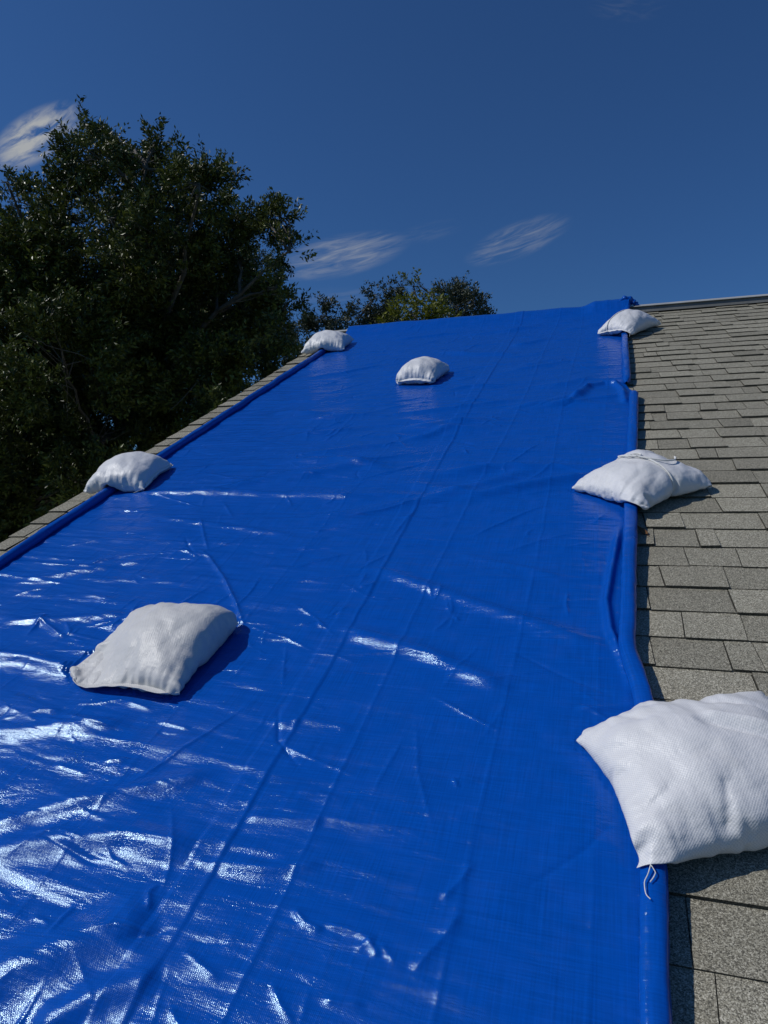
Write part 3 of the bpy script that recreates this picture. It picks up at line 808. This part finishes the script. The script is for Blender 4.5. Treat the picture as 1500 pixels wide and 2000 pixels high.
    # tension creases running out from each bag
    for fu, fv, ru, rv in FOOT:
        for q in range(9):
            ang = r.uniform(0, 2 * math.pi); d = np.array([math.cos(ang), math.sin(ang)]); e = np.array([fu + d[0] * ru * .85, fv + d[1] * rv * .85])
            if e[0] > 0 or e[0] < -2.5: continue
            L = r.uniform(.10, .32); d = d + r.normal(0, .2, 2)
            fold([e, e + d * L * .5, e + d * L], r.uniform(.002, .005), r.uniform(.006, .014), sharp=q % 2 == 0, taper=.3)
    # weight of the sandbags presses the sheet down; ridge hump; edges tuck under the rolls
    h = h - np.percentile(h, 4)
    h = np.maximum(h, -.002)
    for fu, fv, ru, rv in FOOT:
        d = np.sqrt(((u - fu) / (ru * .95)) ** 2 + ((v - fv) / (rv * .95)) ** 2)
        h *= .15 + .85 * sstep(d, .75, 1.15)
    edge = sstep(a[None], 0, .02) * sstep(a[None], 1, .985)
    h = h * (.25 + .75 * edge)
    h += .085 * np.exp(-((v - V_RIDGE) / .22) ** 2) * (1 + .2 * perlin(u * 1.6, v * 0, 41))
    h += .038 * np.exp(-((v - V_RIDGE) / .16) ** 2) * sstep(u, -.30, -.16) * (1 + .15 * perlin(u * 14, v * 6, 40))
    h += .012 * np.exp(-((v - V_RIDGE) / .2) ** 2) * np.maximum(perlin(u * 3.2, v * .3, 44), 0)
    h += .0225
    for V in BAGSKIN:        # the cloth of a bag always lies on top of the sheet
        cs = .012; u0, v0 = V[:, 0].min() - .06, V[:, 1].min() - .06
        nx, ny = int((np.ptp(V[:, 0]) + .12) / cs) + 1, int((np.ptp(V[:, 1]) + .12) / cs) + 1
        cap = np.full((nx, ny), 1.0)
        np.minimum.at(cap, (((V[:, 0] - u0) / cs).astype(int), ((V[:, 1] - v0) / cs).astype(int)), V[:, 2] - .005)
        for k in range(4):
            p = np.pad(cap, 1, constant_values=1.0)
            nb = np.min([p[1:-1, 1:-1], p[:-2, 1:-1], p[2:, 1:-1], p[1:-1, :-2], p[1:-1, 2:]], axis=0) if k < 1 else \
                np.minimum(p[1:-1, 1:-1], np.min([p[:-2, 1:-1], p[2:, 1:-1], p[1:-1, :-2], p[1:-1, 2:]], axis=0) + .007)
            cap = nb
        iu, iv = ((u - u0) / cs).astype(int), ((v - v0) / cs).astype(int)
        ok = (u > u0) & (v > v0) & (iu < nx) & (iv < ny)
        h[ok] = np.minimum(h[ok], np.maximum(cap[iu[ok], iv[ok]], .0195))
    W = over_ridge(u, v, h) - T_OFF
    G = np.arange(W.shape[0] * nu).reshape(W.shape[0], nu)
    uv = np.stack([u, v], -1).reshape(-1, 2)
    return mesh_obj('sheet', W.reshape(-1, 3), grid_faces(G)[:, ::-1], M['tarp'], TARP, uv=uv)
SHEET = build_sheet()

def build_roll(name, path, wid, hei, seed, square=2.0, wob=.004, n=16):
    "an edge of the tarp rolled round a batten; path (u, v, h) of its centre"
    p = np.asarray(path, float); L = np.concatenate([[0], np.cumsum(np.linalg.norm(np.diff(p, axis=0), axis=1))])
    m = int(L[-1] / .012); s = np.linspace(0, L[-1], m)
    P = np.stack([np.interp(s, L, p[:, k]) for k in range(3)], -1)
    k = 9; ker = np.ones(k) / k
    for q in (0, 2): P[:, q] = np.convolve(np.pad(P[:, q], k // 2, mode='edge'), ker, 'valid')
    ang = np.linspace(0, 2 * np.pi, n, endpoint=False)
    cx = np.sign(np.cos(ang)) * np.abs(np.cos(ang)) ** (2 / square); cz = np.sign(np.sin(ang)) * np.abs(np.sin(ang)) ** (2 / square)
    A, S = np.meshgrid(np.arange(n), s)
    bulge = 1 + .17 * perlin(S * 5, A * .7, seed) + .11 * perlin(S * 20, A * .9 + S * 5, seed + 1) + .05 * perlin(S * 60, A * .5, seed + 5)
    endt = np.clip(np.minimum(s, s[-1] - s) / .06, .08, 1) ** .5
    bulge = bulge * endt[:, None]
    U = P[:, 0, None] + wid / 2 * cx[None] * bulge + wob * perlin(S * 2.2, S * 0, seed + 2)
    Hh = P[:, 2, None] + hei / 2 * cz[None] * bulge + wob * .6 * perlin(S * 3.4, S * 0 + 7, seed + 3)
    Vv = P[:, 1, None] + 0 * A
    W = over_ridge(U, Vv, Hh) - T_OFF
    G = np.arange(m * n).reshape(m, n); G = np.concatenate([G, G[:, :1]], 1)
    F = grid_faces(G)
    uv = np.stack([A * .008 + 5, S], -1).reshape(-1, 2)
    W = W.reshape(-1, 3)
    o = mesh_obj(name, W, F, M['tarp'], TARP, uv=uv)
    return o
vs_ = np.arange(-1.3, 6.98, .1)
build_roll('rolled_edge', [(ROLL_L[0] + .006 * math.sin(x * 1.3), x, .040) for x in vs_], .048, .048, 50, 2.0, .012)
lo = [(roll_r_u(x), x, .043) for x in np.arange(-1.3, 4.40, .06)]
build_roll('rolled_edge', lo, .050, .044, 60, 2.6, .003)
up = [(.070, 4.55, .040), (.076, 4.66, .043), (.076, 5.4, .043), (.076, 6.2, .043), (.085, 6.65, .034), (.11, 6.90, .070), (.12, 7.02, .10), (.13, 7.10, .11), (.145, 7.25, .07), (.15, 8.3, .03)]
build_roll('rolled_edge', up, .048, .044, 70, 2.6, .004)

def build_knot():
    "the twisted tail of tarp where the roll crosses the ridge"
    b = Bag_of_mesh()
    q = [np.array([.04, 6.98, .12]), np.array([.09, 7.03, .14]), np.array([.14, 7.05, .12]), np.array([.18, 7.04, .085]), np.array([.215, 7.02, .075])]
    pts = np.array(q); tt = np.linspace(0, 1, 30); k = np.linspace(0, 1, len(pts))
    pp = np.stack([np.interp(tt, k, pts[:, i]) for i in range(3)], -1)
    for _ in range(3): pp[1:-1] = (pp[:-2] + 2 * pp[1:-1] + pp[2:]) / 4
    rad = np.interp(tt, [0, .2, .5, .8, 1], [.010, .026, .032, .022, .006]) * (1 + .25 * np.sin(tt * 31))
    V, F = tube(pp, rad, 9)
    V = V + np.stack([perlin(V[:, 1] * 40, V[:, 2] * 40, 3), perlin(V[:, 0] * 40, V[:, 2] * 40, 4), perlin(V[:, 0] * 40, V[:, 1] * 40, 5)], -1) * .02
    o = mesh_obj('twisted_corner', V - T_OFF, F, M['tarp'], TARP, uv=V[:, :2] + 9)
    o.modifiers.new('smooth', 'SUBSURF').render_levels = 1
build_knot()

# ------------------------------------------------------------------ a dead leaf on the shingles
def build_leaf():
    u, v = onroof(1265, 1052)
    k = 9; s = np.linspace(0, 1, k); w = .011 * np.sin(np.pi * s ** .8) + .0006
    rows = []
    for j in (-1, 0, 1):
        rows.append(np.stack([j * w, s * .062, .004 + .010 * s * s + abs(j) * .004], -1))
    V = np.array(rows).reshape(-1, 3)
    root = empty('fallen_leaf', roof_frame(u, v, .012) @ Matrix.Rotation(R(35), 4, 'Z'))
    tag(root, 'small curled brown dead leaf lying on the shingles beside the rolled tarp edge', 'leaf')
    o = mesh_obj('blade', V, grid_faces(np.arange(3 * k).reshape(3, k)), M['dead'], root)
    so = o.modifiers.new('thickness', 'SOLIDIFY'); so.thickness = .0008
    V, F = tube([(0, .001, .004), (-.002, -.008, .003), (-.004, -.018, .006)], .0009, 5)
    mesh_obj('stalk', V, F, M['dead'], root)
build_leaf()

# ------------------------------------------------------------------ trees
def bez(a, b, sag, n=9, seed=0):
    r = np.random.default_rng(seed); t = np.linspace(0, 1, n)[:, None]
    L = np.linalg.norm(b - a); m = (a + b) / 2 + np.array([0, 0, sag * L]) + r.normal(0, .07 * L, 3)
    p = (1 - t) ** 2 * a + 2 * t * (1 - t) * m + t ** 2 * b
    p[1:-1] += r.normal(0, .012 * L, (n - 2, 3))
    return p
def tree(lobes, base, label, mat, leaf=.075, sprays=150, per=34, twig=.34, seed=0, trunk_r=.25, fork=.42, group=None, droop=.0, kind='tree', hollow=.25):
    "lobes: (centre, radius) in metres; sprays: leafy twigs per square metre of lobe shell"
    r = np.random.default_rng(seed)
    base = np.array(base, float)
    root = empty(kind, Matrix.Translation(base)); tag(root, label, 'tree', group)
    cen = np.mean([c for c, _ in lobes], axis=0); top = max(c[2] + q for c, q in lobes)
    W = Bag_of_mesh()
    fk = base + (cen - base) * np.array([.55, .55, 0]) + np.array([0, 0, fork * (top - base[2])])
    p = bez(base, fk, 0, 9, seed); W.add(*tube(p, np.linspace(trunk_r * 1.25, trunk_r * .8, 9), 10))
    low = sorted(lobes, key=lambda l: l[0][2])
    tips = []
    # scaffold limbs, then smaller limbs to each lobe from the nearest scaffold point
    k = max(3, len(lobes) // 4); idx = np.linspace(0, len(low) - 1, k).astype(int); pool = [fk, p[-2]]
    for i in idx:
        c, q = low[i]; bp = bez(fk, c, .05, 10, seed + i); W.add(*tube(bp, np.linspace(trunk_r * .55, trunk_r * .13, 10), 7)); pool += list(bp[3:])
    for i, (c, q) in enumerate(lobes):
        A = np.array(pool); d = np.linalg.norm(A - c, axis=1) + 2.0 * (A[:, 2] > c[2]); s = A[np.argmin(d)]
        bp = bez(s, c + np.array([0, 0, q * .3]), .04, 8, seed + 50 + i); W.add(*tube(bp, np.linspace(trunk_r * .22, trunk_r * .07, 8), 6))
        for m in range(int(6 + 7 * q)):
            dr = r.normal(size=3); dr[2] = dr[2] * .7 + .35; dr /= np.linalg.norm(dr)
            e = c + dr * q * r.uniform(.6, 1.0); st = bp[r.integers(2, 8)]
            tb = bez(st, e, .03, 6, int(r.integers(1e6))); W.add(*tube(tb, np.linspace(trunk_r * .075, trunk_r * .02, 6), 5))
    W.V = [x - base for x in W.V]
    W.build('trunk', M['bark'], root)
    # leafy sprays
    O, D, TN = [], [], []
    for c, q in lobes:
        m = int(sprays * q * q)
        dr = r.normal(size=(m, 3)); dr /= np.linalg.norm(dr, axis=1)[:, None]
        # clumping: sprays gather round sub-centres on the lobe
        sub = r.normal(size=(max(6, int(9 * q * q + 4)), 3)); sub /= np.linalg.norm(sub, axis=1)[:, None]
        pick = sub[r.integers(0, len(sub), m)]; dr = dr * .48 + pick; dr /= np.linalg.norm(dr, axis=1)[:, None]
        rad = q * (hollow + (1 - hollow) * r.random(m) ** .45) * r.uniform(.85, 1.06, m)
        o = c + dr * rad[:, None]
        ax = dr * .75 + np.array([0, 0, .35 - droop]) + r.normal(0, .38, (m, 3)); ax /= np.linalg.norm(ax, axis=1)[:, None]
        O.append(o); D.append(ax); TN.append(np.clip(r.normal(.45, .16, m), 0, 1))
    O = np.concatenate(O); D = np.concatenate(D); TN = np.concatenate(TN); m = len(O)
    n = m * per
    t = np.tile(np.linspace(0, 1, per), m) + r.normal(0, .03, n); L = np.repeat(twig * r.uniform(.6, 1.25, m), per)
    o = np.repeat(O, per, 0); d = np.repeat(D, per, 0)
    pos = o + d * (t * L)[:, None] + r.normal(0, leaf * .38, (n, 3))
    side = r.normal(size=(n, 3)); side -= (side * d).sum(1)[:, None] * d; side /= np.linalg.norm(side, axis=1)[:, None]
    ld = d * r.uniform(.35, 1.0, n)[:, None] + side * r.uniform(.5, 1.0, n)[:, None] + np.array([0, 0, -.05]); ld /= np.linalg.norm(ld, axis=1)[:, None]
    nn = np.array([0, 0, .55]) + r.normal(size=(n, 3)) * .75; wv = np.cross(ld, nn); wv /= np.linalg.norm(wv, axis=1)[:, None] + 1e-9
    up = np.cross(wv, ld)
    ll = leaf * r.uniform(.65, 1.25, n); lw = ll * r.uniform(.16, .24, n)
    a = pos; b = pos + ld * (ll * .48)[:, None] + wv * lw[:, None] + up * (ll * .05)[:, None]; cc = pos + ld * ll[:, None] - up * (ll * .06)[:, None]
    e = pos + ld * (ll * .48)[:, None] - wv * lw[:, None] + up * (ll * .05)[:, None]
    V = np.stack([a, b, cc, e], 1).reshape(-1, 3) - base
    F = np.arange(4 * n).reshape(n, 4)
    tone = np.clip(np.repeat(TN, per) + r.normal(0, .2, n), 0, 1)
    mesh_obj('crown', V, F, mat, root, smooth=False, tone=np.repeat(tone, 4))
    return root
def lobes_px(lst, depth, seed, spread, inset=.17):
    r = np.random.default_rng(seed); out = []
    for x, y, rp, *dz in lst:
        d = depth + (dz[0] if dz else r.uniform(-spread, spread))
        out.append((at(x, y, d), max(rp / FPX * d - (inset if rp < 90 else .05), .12)))
    return out
OAK_D = 12.5
oak = [(168, 305, 70), (160, 252, 40), (225, 285, 48), (70, 415, 84), (12, 362, 40), (285, 330, 82), (310, 280, 42), (390, 375, 78), (425, 335, 45), (215, 460, 120), (330, 470, 95),
       (525, 450, 62), (565, 490, 42), (545, 425, 36), (460, 500, 80), (430, 585, 90), (80, 560, 125), (290, 620, 115), (500, 600, 68), (540, 570, 45),
       (120, 720, 130), (320, 790, 100), (430, 700, 80), (-110, 510, 140), (-120, 680, 170), (20, 860, 130), (190, 880, 115), (520, 690, 62),
       (-120, 900, 150), (330, 910, 80), (100, 1010, 120), (-60, 1080, 140), (250, 1020, 90), (450, 800, 75), (555, 650, 48), (560, 600, 44), (535, 640, 60, 13.5), (500, 540, 62, 13.5), (200, 580, 110), (380, 640, 95), (240, 740, 120), (400, 760, 95), (130, 640, 110), (490, 740, 75), (40, 740, 120), (260, 830, 110), (145, 400, 90), (310, 400, 92), (180, 700, 110, 14), (350, 700, 100, 14), (460, 660, 92, 14), (70, 620, 120, 14), (300, 560, 110, 14), (60, 950, 120), (-30, 960, 130, 14), (120, 900, 110, 14), (30, 820, 120, 14), (180, 960, 90)]
cl = at(200, 1000, OAK_D)
tree(lobes_px(oak, OAK_D, 3, 1.7), (cl[0], cl[1], 0), 'tall broad dark green oak filling the left side behind the roof edge',
     M['leaf_oak'], leaf=.088, sprays=370, per=38, twig=.34, seed=5, trunk_r=.15, fork=.40)
far = 'smaller trees beyond the ridge'
def fartree(lst, depth, label, mat, seed, **kw):
    lo_ = lobes_px(lst, depth, seed, 1.0); c = np.mean([q[0] for q in lo_], axis=0)
    tree(lo_, (c[0], c[1], 0), label, mat, seed=seed, group=far, **kw)
kwf = dict(leaf=.13, sprays=210, per=26, twig=.42, trunk_r=.16, fork=.5)
fartree([(625, 625, 38), (655, 630, 24), (600, 660, 40), (640, 690, 40), (655, 655, 22), (570, 700, 50), (600, 740, 50), (540, 780, 60)], 24, 'thin grey green tree between the big oak and the far left sandbag', M['leaf_grey'], 61, **kwf)
fartree([(700, 622, 30), (745, 600, 38), (765, 572, 26), (735, 578, 20), (715, 660, 40), (760, 640, 45), (690, 690, 40)], 26, 'grey green tree left of the yellow green one above the tarp', M['leaf_grey'], 62, **kwf)
fartree([(810, 585, 26), (808, 560, 15), (800, 615, 36), (845, 615, 30), (775, 640, 34), (840, 650, 45), (760, 655, 30), (870, 640, 26)], 19, 'yellow green bushy tree, brightest and frontmost of those above the tarp', M['leaf_lime'], 63, **{**kwf, 'leaf': .12, 'sprays': 260, 'hollow': .1})
fartree([(895, 575, 28), (890, 600, 40), (930, 595, 32), (948, 575, 14), (935, 625, 34), (860, 585, 24), (845, 570, 22), (905, 650, 45), (820, 560, 16)], 27, 'grey green tree at the right end of the group above the tarp', M['leaf_grey'], 64, **kwf)
